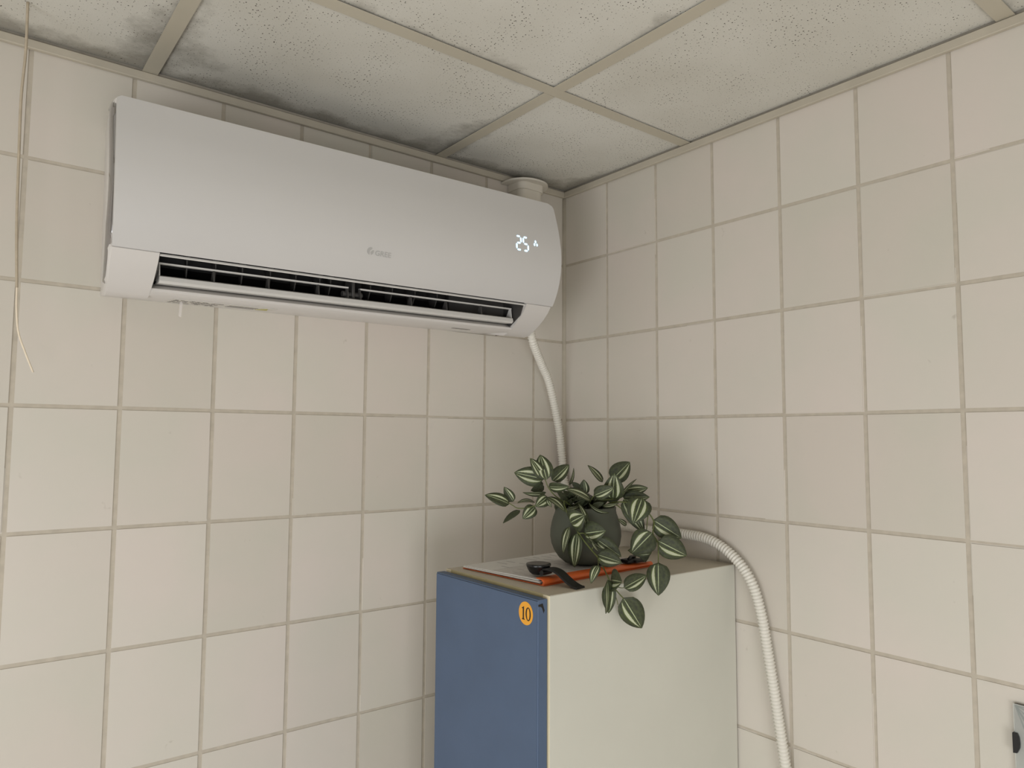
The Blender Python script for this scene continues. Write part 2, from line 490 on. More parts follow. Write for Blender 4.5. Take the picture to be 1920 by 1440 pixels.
# end profile, bottom rear -> round the front -> top rear
low = [(0, .193), (.06, .1845), (.095, .1785), (.112, .1830), (.128, .1915), (.143, .2015), (.157, .2125), (.170, .2250), (.1800, .2378)]
inner = inset(fp, .0075)
endp = low + [(.1765, .2440)] + list(reversed(inner[:-2])) + [(.160, .4700), (.13, .4735), (0, .476)]
def body_ring(poly, xf): return [A(xf(d), d, z) for d, z in poly]
def shrink(poly, a):
    return [(max(0, d - a * (1 if d > .05 else d / .05)), z + (a * .6 if z < .2 else (-a * .3 if z > .46 else 0)) * (1 if d > .02 else 0)) for d, z in poly]
OX0, OX1 = -.997, -.271                                   # the air outlet between these
bm = bmesh.new()
for sgn in (-1, 1):
    side = (lambda x: x) if sgn < 0 else (lambda x: 2 * XC - x)
    ix = OX0 if sgn < 0 else OX1
    outer = shrink(endp, .026)
    rings = [body_ring(outer, lambda d: side(-1.0495 - .0195 * min(1, d / .17))),
             body_ring(shrink(endp, .004), lambda d: side(-1.0495 - .0150 * min(1, d / .17))),
             body_ring(endp, lambda d: side(-1.0490 - .0130 * min(1, d / .17))),
             body_ring(endp, lambda d: ix)]
    loft(bm, rings, True, True, True)
mid = [(0, .193), (.112, .1830), (.1235, .1885), (.1235, .1930), (.1085, .2028), (.085, .2065), (.052, .243), (.07, .29), (.150, .263), (.1735, .2445)] + list(reversed(inner[:-2])) + [(.160, .4700), (.13, .4735), (0, .476)]
loft(bm, [body_ring(mid, lambda d: OX0), body_ring(mid, lambda d: OX1)], True, False, False)
housing = obj('housing', fix(bm), 'ac_white', ac, angle=32)
# dark intake grille in the top of the housing
gr_ = obj('intake_grille', bx(-.40, .40, -.125, -.012, .476 - ZC + .0002, .476 - ZC + .0012), 'duct_dark', ac)
for i in range(9):
    y_ = -.020 - i * .0125
    obj('grille_bar', bx(-.40, .40, y_ - .0010, y_ + .0010, .476 - ZC + .0012, .476 - ZC + .0040), 'vane', gr_)
# front cover
bm = bmesh.new()
def panel_x(z, left):
    r = .006 if left else .015; dz = .4675 - z
    ins = r - math.sqrt(max(0, r * r - (r - dz) ** 2)) if dz < r else 0
    return PX0 + ins + (.2125 - front_d(z)) * .13 if left else PX1 - ins
NX = 14
def prow(poly):
    rows_ = []
    for (d, z), (do, zo) in zip(poly, fp):
        a, b = panel_x(zo, True), panel_x(zo, False)
        rows_.append([A(a + (b - a) * i / NX, d, z) for i in range(NX + 1)])
    return rows_
fr, bk = prow(fp), prow(inset(fp, .0065))
rings = [fr[i] + list(reversed(bk[i])) for i in range(len(fp))]
loft(bm, rings, True, True, True)
panel = obj('front_panel', fix(bm), 'ac_panel', ac, angle=35)
# chrome side strips
for sgn in (-1, 1):
    side = (lambda x: x) if sgn < 0 else (lambda x: 2 * XC - x)
    line = [(.145, .4725), (.160, .4705), (.172, .4655)] + inset(fp, .0045)[3:] + list(reversed(low[4:-1]))
    bm = bmesh.new()
    rr_ = []
    for i, (d, z) in enumerate(line):
        zi = z - .006 if z > .46 else (z + .008 if z < .2 else z)
        bxx = -1.0495 - .0195 * min(1, max(0, d - .026) / .17) - .0006
        q = [(side(-1.0595), d - .002, z), (side(max(-1.0640, bxx + .004)), d - .003, z), (side(bxx + .0015), d - .010, z * .8 + zi * .2), (side(bxx), d - .019, z * .4 + zi * .6), (side(bxx), d - .027, zi), (side(-1.054), d - .027, zi)]
        rr_.append([A(*p) for p in q])
    loft(bm, rr_, True, True, True)
    tag(obj('chrome_strip', fix(bm), 'chrome', ac, angle=50), 'polished chrome strip round the end of the cover')
# air outlet: liner, end cheeks, louver, vanes
bm = bmesh.new()
ln = [(.1000, .2050), (.0855, .2073), (.0535, .2432), (.0712, .2885), (.1495, .2615), (.1725, .2435)]
loft(bm, [[A(x, d, z) for d, z in ln] for x in (OX0 + .0005, OX1 - .0005)], False)
obj('outlet_liner', bm, 'duct_dark', ac)
bm = bmesh.new()
ck = [(.121, .1955), (.1085, .2035), (.0855, .2073), (.054, .2432), (.0715, .288), (.149, .261), (.172, .2425), (.158, .216)]
for x0, x1 in ((OX0 + .0006, OX0 + .0026), (OX1 - .0026, OX1 - .0006)):
    obj('outlet_cheek', fix(prism(bmesh.new(), ck, lambda d, z: A(x0, d, z), lambda d, z: A(x1, d, z))), 'vane', ac)
bm.free()
bm = bmesh.new()                                          # slanted air guide at the right-hand end
prism(bm, [(-.40, .070), (-.2745, .100), (-.2745, .066), (-.40, .060)], lambda x, d: A(x, d, .212), lambda x, d: A(x, d, .268))
obj('air_guide', fix(bm), 'vane', ac)
bm = bmesh.new()                                          # thin rail under the cover
prism(bm, [(.1660, .2400), (.1755, .2345), (.1765, .2360), (.1755, .2385)], lambda d, z: A(OX0 + .001, d, z), lambda d, z: A(OX1 - .001, d, z))
obj('outlet_rail', fix(bm), 'louver', ac)
LX0, LX1 = -.9885, -.2790
louver = obj('louver', fix(prism(bmesh.new(), [(.1120, .2020), (.1370, .2000), (.1415, .2035), (.1400, .2105), (.1360, .2125), (.1280, .2085)],
             lambda d, z: A(LX0, d, z), lambda d, z: A(LX1, d, z))), 'louver', ac, angle=40)
for a, b in ((LX0, -.664), (-.640, LX1)):
    bm = bmesh.new()
    prism(bm, [(.1270, .2315), (.1350, .2310), (.1355, .2335), (.1275, .2340)], lambda d, z: A(a, d, z), lambda d, z: A(b, d, z))
    obj('louver_blade', fix(bm), 'louver', louver)
for x in (LX0 + .001, -.9045, -.8130, -.7220, -.6650, -.6395, -.5300, -.4470, -.3600, LX1 - .001):
    bm = bmesh.new()
    prism(bm, [(.112, .207), (.1375, .209), (.1345, .2325), (.129, .2325)], lambda d, z: A(x - .0009, d, z), lambda d, z: A(x + .0009, d, z))
    obj('rib', fix(bm), 'louver' if x in (LX0 + .001, LX1 - .001) else 'vane', louver)
# pivot bracket in the middle
bm = bmesh.new()
box(bm, -.655 - XC, -.649 - XC, -.132, -.100, .214 - ZC, .250 - ZC, .001, 1)
tube(bm, [A(-.672, .124, .222), A(-.632, .124, .222)], .0055, 12)
box(bm, -.664 - XC, -.640 - XC, -.138, -.120, .2085 - ZC, .2135 - ZC, .001, 1)
obj('louver_pivot', fix(bm), 'vane', ac, angle=40)
for x in (-.9450, -.9000, -.8560, -.8080, -.7620, -.7170, -.6960, -.6150, -.5680, -.5170, -.4650):
    bm = bmesh.new()
    prism(bm, [(.072, .262), (.128, .252), (.127, .236), (.112, .219), (.085, .222)],
          lambda d, z: A(x - .001 + (.128 - d) * .18, d, z), lambda d, z: A(x + .001 + (.128 - d) * .18, d, z))
    box(bm, x - XC - .004, x - XC + .004, -.132, -.124, .2445 - ZC, .2555 - ZC)
    obj('swing_vane', fix(bm), 'vane', ac)
# labels and small marks underneath
def under(d): return .193 - d * (.0100 / .112) - .0006
def patch(bm, x0, x1, d0, d1, lift=0.0):
    vs_ = [bm.verts.new(A(x, d, under(d) - lift)) for x, d in ((x0, d0), (x1, d0), (x1, d1), (x0, d1))]
    bm.faces.new(vs_)
def spatch(bm, x0, x1, d0, d1, lift, t=.0005):
    prism(bm, [(x0, d0), (x1, d0), (x1, d1), (x0, d1)], lambda x, d: A(x, d, under(d) - lift + .0004), lambda x, d: A(x, d, under(d) - lift - t))
# the underside of the outer profile sags a little below the straight line, so the labels follow the middle section
bm = bmesh.new(); spatch(bm, -.957, -.874, .030, .104, 0)
lab = obj('rating_label', fix(bm), 'label_paper', ac)
bm = bmesh.new()
for i in range(9):
    for j in range(5):
        x0 = -.953 + i * .0087
        if random.random() < .8: spatch(bm, x0, x0 + random.uniform(.004, .008), .036 + j * .0135, .042 + j * .0135, .0007)
obj('label_print', fix(bm), 'label_ink', lab)
bm = bmesh.new(); spatch(bm, -.868, -.786, .050, .104, 0)
lab2 = obj('warning_label', fix(bm), 'label_paper', ac)
bm = bmesh.new()
for j in range(3): spatch(bm, -.864, -.815, .060 + j * .013, .063 + j * .013, .0007)
obj('label_print', fix(bm), 'label_ink', lab2)
bm = bmesh.new(); prism(bm, [(-.812, .060), (-.790, .060), (-.801, .098)], lambda x, d: A(x, d, under(d) - .0002), lambda x, d: A(x, d, under(d) - .0012))
obj('warning_mark', fix(bm), 'yellow', lab2)
bm = bmesh.new(); spatch(bm, -.405, -.362, .088, .097, .0001); obj('vent_slot', fix(bm), 'label_ink', ac)
bm = bmesh.new(); prism(bm, [(-.245, .030), (-.243, .028), (-.262, .090), (-.264, .090)], lambda x, d: A(x, d, under(d) + .0003), lambda x, d: A(x, d, under(d) - .0022))
obj('seam_gap', fix(bm), 'duct_dark', ac)
bm = bmesh.new(); prism(bm, [(-.939, .186), (-.934, .186), (-.936, .160), (-.940, .162)], lambda x, z: A(x, .060, z), lambda x, z: A(x, .0606, z))
obj('tape_tab', fix(bm), 'film', ac)
# display: seven-segment 25 and a small three-dot mark
def on_front(bm, poly, lift=.0006, t=.0006):
    prism(bm, poly, lambda x, z: A(x, front_d(z) + lift - t, z), lambda x, z: A(x, front_d(z) + lift, z))
def seg_poly(x0, z0_, x1, z1_, w):
    dx, dz = x1 - x0, z1_ - z0_; L = math.hypot(dx, dz); ux, uz = dx / L, dz / L; nx, nz = -uz, ux; h = w / 2
    return [(x0, z0_), (x0 + ux * h + nx * h, z0_ + uz * h + nz * h), (x1 - ux * h + nx * h, z1_ - uz * h + nz * h), (x1, z1_),
            (x1 - ux * h - nx * h, z1_ - uz * h - nz * h), (x0 + ux * h - nx * h, z0_ + uz * h - nz * h)]
disp = None
def digit(x, z, w, h, segs):
    P_ = dict(a=((0, 1), (1, 1)), b=((1, 1), (1, .5)), c=((1, .5), (1, 0)), d=((0, 0), (1, 0)), e=((0, .5), (0, 0)), f=((0, 1), (0, .5)), g=((0, .5), (1, .5)))
    bm = bmesh.new()
    for s in segs:
        (a0, b0), (a1, b1) = P_[s]
        m = .12
        p0 = (a0 + (a1 - a0) * m, b0 + (b1 - b0) * m); p1 = (a1 - (a1 - a0) * m, b1 - (b1 - b0) * m)
        on_front(bm, seg_poly(x + p0[0] * w, z + p0[1] * h, x + p1[0] * w, z + p1[1] * h, .0034))
    return tag(obj('display_digit', fix(bm), 'led', ac), 'glowing pale blue digit of the temperature display')
digit(-.3245, .3425, .0120, .0290, 'abged')
digit(-.3060, .3425, .0120, .0290, 'afgcd')
bm = bmesh.new()
for cx, cz in ((-.2725, .3665), (-.2760, .3600), (-.2690, .3600)):
    on_front(bm, [(cx + .0019 * math.cos(a * PI / 4), cz + .0032 * math.sin(a * PI / 4)) for a in range(8)])
obj('display_symbol', fix(bm), 'led', ac)
# badge: round emblem and the maker's letters in light grey
k = NT('badge_grey'); k.p.inputs['Base Color'].default_value = srgb(180, 179, 177); k.p.inputs['Roughness'].default_value = .35
M['badge'] = k.m
BZ = .2865
bm = bmesh.new()
ex, ez, er = -.6555, .2885, .0066
arc = [(ex + er * math.cos(math.radians(a)), ez + er * math.sin(math.radians(a))) for a in range(60, 261, 20)]
on_front(bm, arc + [(ex - .0012, ez + .0005), (ex + .0018, ez + .0030)], .0005)
arc = [(ex + er * math.cos(math.radians(a)), ez + er * math.sin(math.radians(a))) for a in range(-75, 41, 20)]
on_front(bm, arc + [(ex + .0030, ez + .0012), (ex + .0002, ez - .0016)], .0005)
obj('emblem', fix(bm), 'badge', ac)
def text_mesh(name, body, size, mat, parent, place):
    cu = bpy.data.curves.new(name, 'FONT'); cu.body = body; cu.size = size; cu.align_x = 'LEFT'; cu.resolution_u = 3
    cu.offset = size * .012
    to = bpy.data.objects.new(name, cu); C.objects.link(to)
    bpy.context.view_layer.update()
    dg = bpy.context.evaluated_depsgraph_get()
    me = bpy.data.meshes.new_from_object(to.evaluated_get(dg))
    bpy.data.objects.remove(to); bpy.data.curves.remove(cu)
    for v in me.vertices: v.co = place(v.co.x, v.co.y)
    me.materials.clear(); me.materials.append(M[mat])
    me.name = name
    o = bpy.data.objects.new(name, me); C.objects.link(o); o.parent = parent
    return o
text_mesh('badge_lettering', 'GREE', .0125, 'badge', ac, lambda x, y: A(-.6465 + x * 1.12, front_d(.2825 + y) + .0006, .2825 + y))

# ------------------------------------------------------------------ trunking from the ceiling down behind the unit
tr = empty('pipe_trunking', (-.150, -.004, H(.44)), 'white pipe trunking dropping from the ceiling in the corner behind the air conditioner', 'trunking')
def round_front(x0, x1, y0, y1, r, n=6):
    pts = [(x1, y0), (x0, y0)]
    for i in range(n + 1):
        a = PI + i / n * PI / 2; pts.append((x0 + r + r * math.cos(a), y1 + r + r * math.sin(a)))
    for i in range(n + 1):
        a = 1.5 * PI + i / n * PI / 2; pts.append((x1 - r + r * math.cos(a), y1 + r + r * math.sin(a)))
    return pts
o0 = Vector((-.150, -.004, .44))
def local_prism(name, poly, z0_, z1_, mat):
    bm = bmesh.new()
    prism(bm, poly, lambda x, y: Vector((x, y, z0_)) - o0, lambda x, y: Vector((x, y, z1_)) - o0)
    return obj(name, fix(bm), mat, tr, angle=35)
local_prism('trunk', round_front(-.1840, -.1130, -.0015, -.052, .018), .442, .560, 'pipe_white')
local_prism('collar', round_front(-.1870, -.1100, -.0015, -.055, .018), .553, .5740, 'pipe_white')
local_prism('flange', round_front(-.2080, -.0900, -.0015, -.074, .055, 10), .5700, .5745, 'pipe_white')

# ------------------------------------------------------------------ corrugated conduit
hp = [(-.1935, -.098, .205), (-.1851, -.095, .181), (-.1670, -.085, .1611), (-.1303, -.065, .1276), (-.0920, -.048, .0859), (-.0447, -.028, -.0166), (-.0260, -.020, -.090), (-.0190, -.024, -.160), (-.0180, -.060, -.215), (-.0180, -.130, -.240),
      (-.0180, -.250, -.2450), (-.0170, -.330, -.2440), (-.0165, -.392, -.2430), (-.0165, -.455, -.2480), (-.0165, -.510, -.2740), (-.0165, -.548, -.3150), (-.0165, -.568, -.3700), (-.0165, -.581, -.4400), (-.0165, -.596, -.5300), (-.0165, -.611, -.6260), (-.0165, -.632, -.7600), (-.0165, -.655, -.9200), (-.0165, -.665, -1.0500)]
path = resample(catmull(hp, 24), .00155)
bm = bmesh.new()
tube(bm, [(x, y, H(z)) for x, y, z in path], lambda i: .0082 + .0021 * (1 if i % 4 in (1, 2) else 0), 12)
tag(obj('corrugated_conduit', bm, 'hose', smooth=True), 'white corrugated conduit running from the air conditioner round the cabinet and down the right wall', 'conduit')

# ------------------------------------------------------------------ pull cord
pc = empty('pull_cord', (-1.1765, -.115, H(.595)), 'thin frayed cord hanging from the ceiling left of the air conditioner', 'cord')
q0 = Vector((-1.1765, -.115, .595))
cp = [(-1.1765, -.115, .597), (-1.1755, -.112, .520), (-1.1775, -.108, .452), (-1.1760, -.104, .367), (-1.1735, -.102, .260), (-1.1690, -.100, .170)]
bm = bmesh.new(); tube(bm, [p - q0 for p in catmull(cp, 8)], .0019, 6); obj('cord', bm, 'cord', pc, smooth=True)
cp = [(-1.1690, -.100, .172), (-1.1680, -.100, .140), (-1.1640, -.099, .105), (-1.1540, -.098, .075), (-1.1430, -.097, .047)]
bm = bmesh.new(); tube(bm, [p - q0 for p in catmull(cp, 8)], .0013, 6)
tag(obj('cord_end', bm, 'cord_end', pc, smooth=True), 'pale bare end of the cord')

# ------------------------------------------------------------------ cabinet
CT = H(-.2905)                                    # top of the cabinet
cx0, cx1, cy0, cy1 = -.485, -.0045, -.5035, -.2085
cb = empty('cabinet', ((cx0 + cx1) / 2, (cy0 + cy1) / 2, 0), 'tall narrow white cabinet with a blue door numbered 10', 'cabinet')
ob = Vector(((cx0 + cx1) / 2, (cy0 + cy1) / 2, 0))
def cbox(name, x0, x1, y0, y1, z0, z1, mat, bev=.0006, parent=cb):
    bm = bx(x0 - ob.x, x1 - ob.x, y0 - ob.y, y1 - ob.y, z0, z1, bev, 1)
    return obj(name, bm, mat, parent)
for y0, y1, in ((cy0, cy0 + .0155), (cy1 - .0155, cy1)):
    sp_ = cbox('side_panel', cx0, cx1, y0, y1, .0, CT - .0008, 'cab_white')
    cbox('edge_strip', cx0 - .0012, cx0 + .0002, y0, y1, .0, CT - .0006, 'edge_band', .0004, sp_)
tp = cbox('top_panel', cx0 + .001, cx1, cy0 + .0005, cy1 - .0005, CT - .0007, CT, 'cab_top', .0002)
cbox('top_board', cx0 + .001, cx1, cy0 + .0157, cy1 - .0157, CT - .016, CT - .0008, 'cab_white')
tag(cbox('edge_strip', cx0 - .0012, cx0 + .0008, cy0 + .0157, cy1 - .0157, CT - .016, CT - .0002, 'cab_edge', .0004, tp), 'yellowish front edge of the cabinet top')
cbox('back_panel', cx1 - .006, cx1, cy0 + .0157, cy1 - .0157, .06, CT - .0165, 'cab_white')
cbox('base_board', cx0 + .03, cx1 - .007, cy0 + .0157, cy1 - .0157, .06, .076, 'cab_white')
bm = bmesh.new()
dx0, dx1, dy0, dy1, dz1 = -.5070, -.4885, -.5005, -.2055, CT - .0050
box(bm, dx0 - ob.x, dx1 - ob.x, dy0 - ob.y, dy1 - ob.y, .07, dz1)
es = [e for e in bm.edges if all(abs(v.co.x - (dx0 - ob.x)) < 1e-5 for v in e.verts)]
bmesh.ops.bevel(bm, geom=es, offset=.0022, segments=3, affect='EDGES')
es = [e for e in bm.edges if abs(e.verts[0].co.x - e.verts[1].co.x) > .01]
door = obj('door', fix(bm), 'door_blue', cb, angle=40)
# number sticker
SY, SZ = -.4712, H(-.3205)
def S(y, z, off): return Vector((dx0 - off - ob.x, SY - y - ob.y, SZ + z))     # y grows to the right as seen from the front
bm = bmesh.new(); prism(bm, [(.0175 * math.cos(2 * PI * i / 40), .0180 * math.sin(2 * PI * i / 40)) for i in range(40)], lambda y, z: S(y, z, -.0002), lambda y, z: S(y, z, .0003))
stk = tag(obj('number_sticker', fix(bm), 'sticker', door), 'round orange sticker with the number 10')
bm = bmesh.new()
prism(bm, [(-.0092, -.0105), (-.0025, -.0105), (-.0025, -.0093), (-.0043, -.0088), (-.0043, .0098), (-.0056, .0098), (-.0096, .0072), (-.0093, .0062), (-.0073, .0068), (-.0073, -.0088), (-.0092, -.0093)],
      lambda y, z: S(y, z, .0002), lambda y, z: S(y, z, .0005))
obj('numeral', fix(bm), 'ink', stk)
bm = bmesh.new(); n_ = 28
def ell(a, b, i): return (.0062 + a * math.cos(2 * PI * i / n_), -.0003 + b * math.sin(2 * PI * i / n_))
for off in (.0005,):
    o_ = [bm.verts.new(S(*ell(.0064, .0105, i), off)) for i in range(n_)]; i_ = [bm.verts.new(S(*ell(.0034, .0090, i), off)) for i in range(n_)]
    for i in range(n_): bm.faces.new((o_[i], o_[(i + 1) % n_], i_[(i + 1) % n_], i_[i]))
obj('numeral', bm, 'ink', stk)
# chipped hook-shaped notch at the corner of the door
bm = bmesh.new()
def E_(x, z, off): return Vector((x - ob.x, dy0 - off - ob.y, CT + z))
prism(bm, [(-.5060, -.0120), (-.4975, -.0108), (-.4935, -.0220), (-.4955, -.0260), (-.4985, -.0180), (-.5010, -.0155), (-.5060, -.0150)], lambda x, z: E_(x, z, -.0002), lambda x, z: E_(x, z, .0003))
obj('chip_mark', fix(bm), 'ink', door)

# ------------------------------------------------------------------ orange folder and papers on the cabinet
FA = Vector((-.4630, -.2290, 0)); FB = Vector((-.4480, -.4420, 0))       # front edge, far and near corner
fu = (FB - FA).normalized(); fl = (FB - FA).length; fv = Vector((-fu.y, fu.x, 0))
if fv.x < 0: fv = -fv
def Fp(s, t, z): return FA + fu * s + fv * t + Vector((0, 0, CT + z))
FD = .292
fo = empty('document_folder', Fp(fl / 2, FD / 2, 0), 'orange plastic document folder lying on the cabinet under the plant pot', 'folder')
fo_o = Fp(fl / 2, FD / 2, 0)
def fsheet(name, s0, s1, t0, t1, z0, z1, mat, parent=None, sag=None):
    bm = bmesh.new(); n = 10; rings = []
    for i in range(n + 1):
        t = t0 + (t1 - t0) * i / n
        top = []; bot = []
        for j in range(7):
            s = s0 + (s1 - s0) * j / 6
            dz = sag(s, t) if sag else 0
            top.append(Fp(s, t, z1 + dz)); bot.append(Fp(s, t, z0 + dz))
        rings.append(top + list(reversed(bot)))
    loft(bm, rings, True, True, True); fix(bm)
    if parent is not None:
        for v in bm.verts: v.co -= fo_o
        return obj(name, bm, mat, parent)
    c_ = Fp((s0 + s1) / 2, (t0 + t1) / 2, z0)
    for v in bm.verts: v.co -= c_
    return obj(name, bm, mat, None, loc=c_)
fsheet('back_cover', 0, fl + .004, 0, FD, .0006, .0018, 'orange', fo)
# rounded spine along the near long side
bm = bmesh.new(); rings = []
for t in (0.0, FD * .33, FD * .66, FD):
    h = .0118 - .0015 * t / FD
    prof = [(fl - .016, h), (fl - .006, h), (fl + .001, h * .93), (fl + .0045, h * .7), (fl + .005, h * .4), (fl + .003, .0020), (fl - .002, .0019), (fl + .001, h * .5), (fl - .003, h * .82), (fl - .016, h - .0008)]
    rings.append([Fp(s, t, z) - fo_o for s, z in prof])
loft(bm, rings, True, True, True)
obj('spine', fix(bm), 'orange', fo, angle=50)
fsheet('cover_flap', .004, fl - .010, .002, FD - .004, .0104, .0110, 'film', fo, lambda s, t: -.0062 * (1 - s / fl) ** 1.2)
pl = ['printed white sheet on top of the papers inside the orange folder', 'white sheet second from the top inside the orange folder', 'lowest white sheet inside the orange folder, its front edge showing']
for i, (z, s0, s1, t0) in enumerate(((.0078, .002, fl - .010, .001), (.0052, .004, fl - .006, -.002), (.0024, .001, fl - .008, .003))):
    o = fsheet('paper_sheet', s0, s1, t0, t0 + .284, z, z + .0017, 'paper', None, (lambda zz: (lambda s, t: -(zz - .0020) * .62 * (1 - s / fl) ** 1.2))(z))
    tag(o, pl[i], 'paper', 'papers in the orange folder')
    if i == 0:
        top_sheet = o; bm = bmesh.new(); c_ = o.location
        for r_ in range(11):
            t = .020 + r_ * .0235
            s = .02
            while s < fl - .04:
                w = random.uniform(.012, .045)
                if random.random() < .72:
                    q = []
                    for a, b in ((s, t), (min(s + w, fl - .03), t), (min(s + w, fl - .03), t + .0035), (s, t + .0035)):
                        q.append(bm.verts.new(Fp(a, b, z + .00185 - (z - .0020) * .62 * (1 - a / fl) ** 1.2) - c_))
                    bm.faces.new(q)
                s += w + .012
        bmesh.ops.recalc_face_normals(bm, faces=bm.faces)
        obj('print_line', bm, 'grey_print', o)

# black round-headed gadget with a strap
gz = CT + .0122
gd = empty('strapped_gadget', (-.4285, -.4085, gz), 'black round-headed gadget with a curved flat strap, left of the plant pot', 'gadget')
bm = bmesh.new(); rings = []
for z, r in ((0.0, .006), (.0010, .0115), (.005, .0160), (.010, .0190), (.0150, .0210), (.0175, .0214), (.0188, .0208), (.0192, .0195), (.0190, .014)):
    rings.append([Vector((r * math.cos(2 * PI * i / 32), r * math.sin(2 * PI * i / 32), z)) for i in range(32)])
loft(bm, rings, True, True, True)
obj('head', fix(bm), 'black_gloss', gd, angle=40)
bm = bmesh.new()
sdir = Vector((.20, -.98, 0)).normalized(); sw = Vector((sdir.y, -sdir.x, 0)) * .0118
path = [(.012, .0095), (.024, .0120), (.036, .0115), (.047, .0080), (.058, .0010), (.070, -.0060), (.082, -.0105), (.088, -.0112)]
path = catmull([(a, 0, b) for a, b in path], 4)
rings = []
for p in path:
    c_ = sdir * p.x + Vector((0, 0, p.z)); th = Vector((0, 0, .0022))
    rings.append([c_ - sw - th * .4, c_ - sw * .9 + th, c_ + sw * .9 + th, c_ + sw - th * .4])
loft(bm, rings, True, True, True)
obj('strap', fix(bm), 'black', gd, angle=50)
bm = bmesh.new(); tube(bm, [sdir * .016 + Vector((0, 0, .006)) - sw * 1.05, sdir * .016 + Vector((0, 0, .006)) + sw * 1.05], .0045, 12)
obj('hinge', fix(bm), 'black', gd, angle=50)

# black clip with a small metal ring on the other side of the pot
kd = empty('key_fob', (-.2060, -.4190, CT + .0112), 'small black clip-like object with a metal tab, right of the plant pot', 'key fob')
bm = bmesh.new()
box(bm, -.022, .016, -.010, .012, .0006, .0080, .003, 2)
box(bm, -.006, .024, -.016, .000, .0022, .0075, .002, 2)
obj('body', fix(bm), 'black', kd, angle=40)
bm = bmesh.new(); tube(bm, [Vector((-.018, -.008, .009)), Vector((-.006, -.002, .012)), Vector((.012, .004, .0105))], .003, 8)
obj('lever', bm, 'black_gloss', kd, smooth=True)
bm = bmesh.new(); box(bm, .016, .038, -.014, -.004, .0010, .0026, .0007, 1); obj('metal_tab', fix(bm), 'metal', kd)

# ------------------------------------------------------------------ potted plant
PX, PY = -.2744, -.3638
PZ = CT + .0110
pp = empty('potted_plant', (PX, PY, PZ), 'trailing artificial plant with striped leaves in a rounded grey-green pot', 'plant')
po = Vector((PX, PY, PZ))
bm = bmesh.new(); rings = []
prof = [(.0, .0), (.034, .0), (.042, .0025), (.053, .011), (.0615, .023), (.0670, .036), (.0695, .050), (.0692, .061), (.0670, .074), (.0637, .085), (.0612, .093), (.0602, .099), (.0607, .1045), (.0592, .1055), (.0565, .1040), (.0565, .096), (.0590, .085), (.060, .078)]
prof = [(r * .965 if z < .09 else r * .955, z) for r, z in prof]
for r, z in prof[1:]:
    rings.append([Vector((r * math.cos(2 * PI * i / 48), r * math.sin(2 * PI * i / 48), z)) for i in range(48)])
loft(bm, rings, True, True, False)
obj('pot', fix(bm), 'pot', pp, angle=50)
bm = bmesh.new(); rings = []
for r, z in ((.0560, .086), (.044, .091), (.025, .094), (.006, .095)):
    rings.append([Vector((r * math.cos(2 * PI * i / 24), r * math.sin(2 * PI * i / 24), z + (random.uniform(-.002, .002) if r < .05 else 0))) for i in range(24)])
loft(bm, rings, True, False, True)
obj('soil', fix(bm), 'soil', pp, smooth=True)

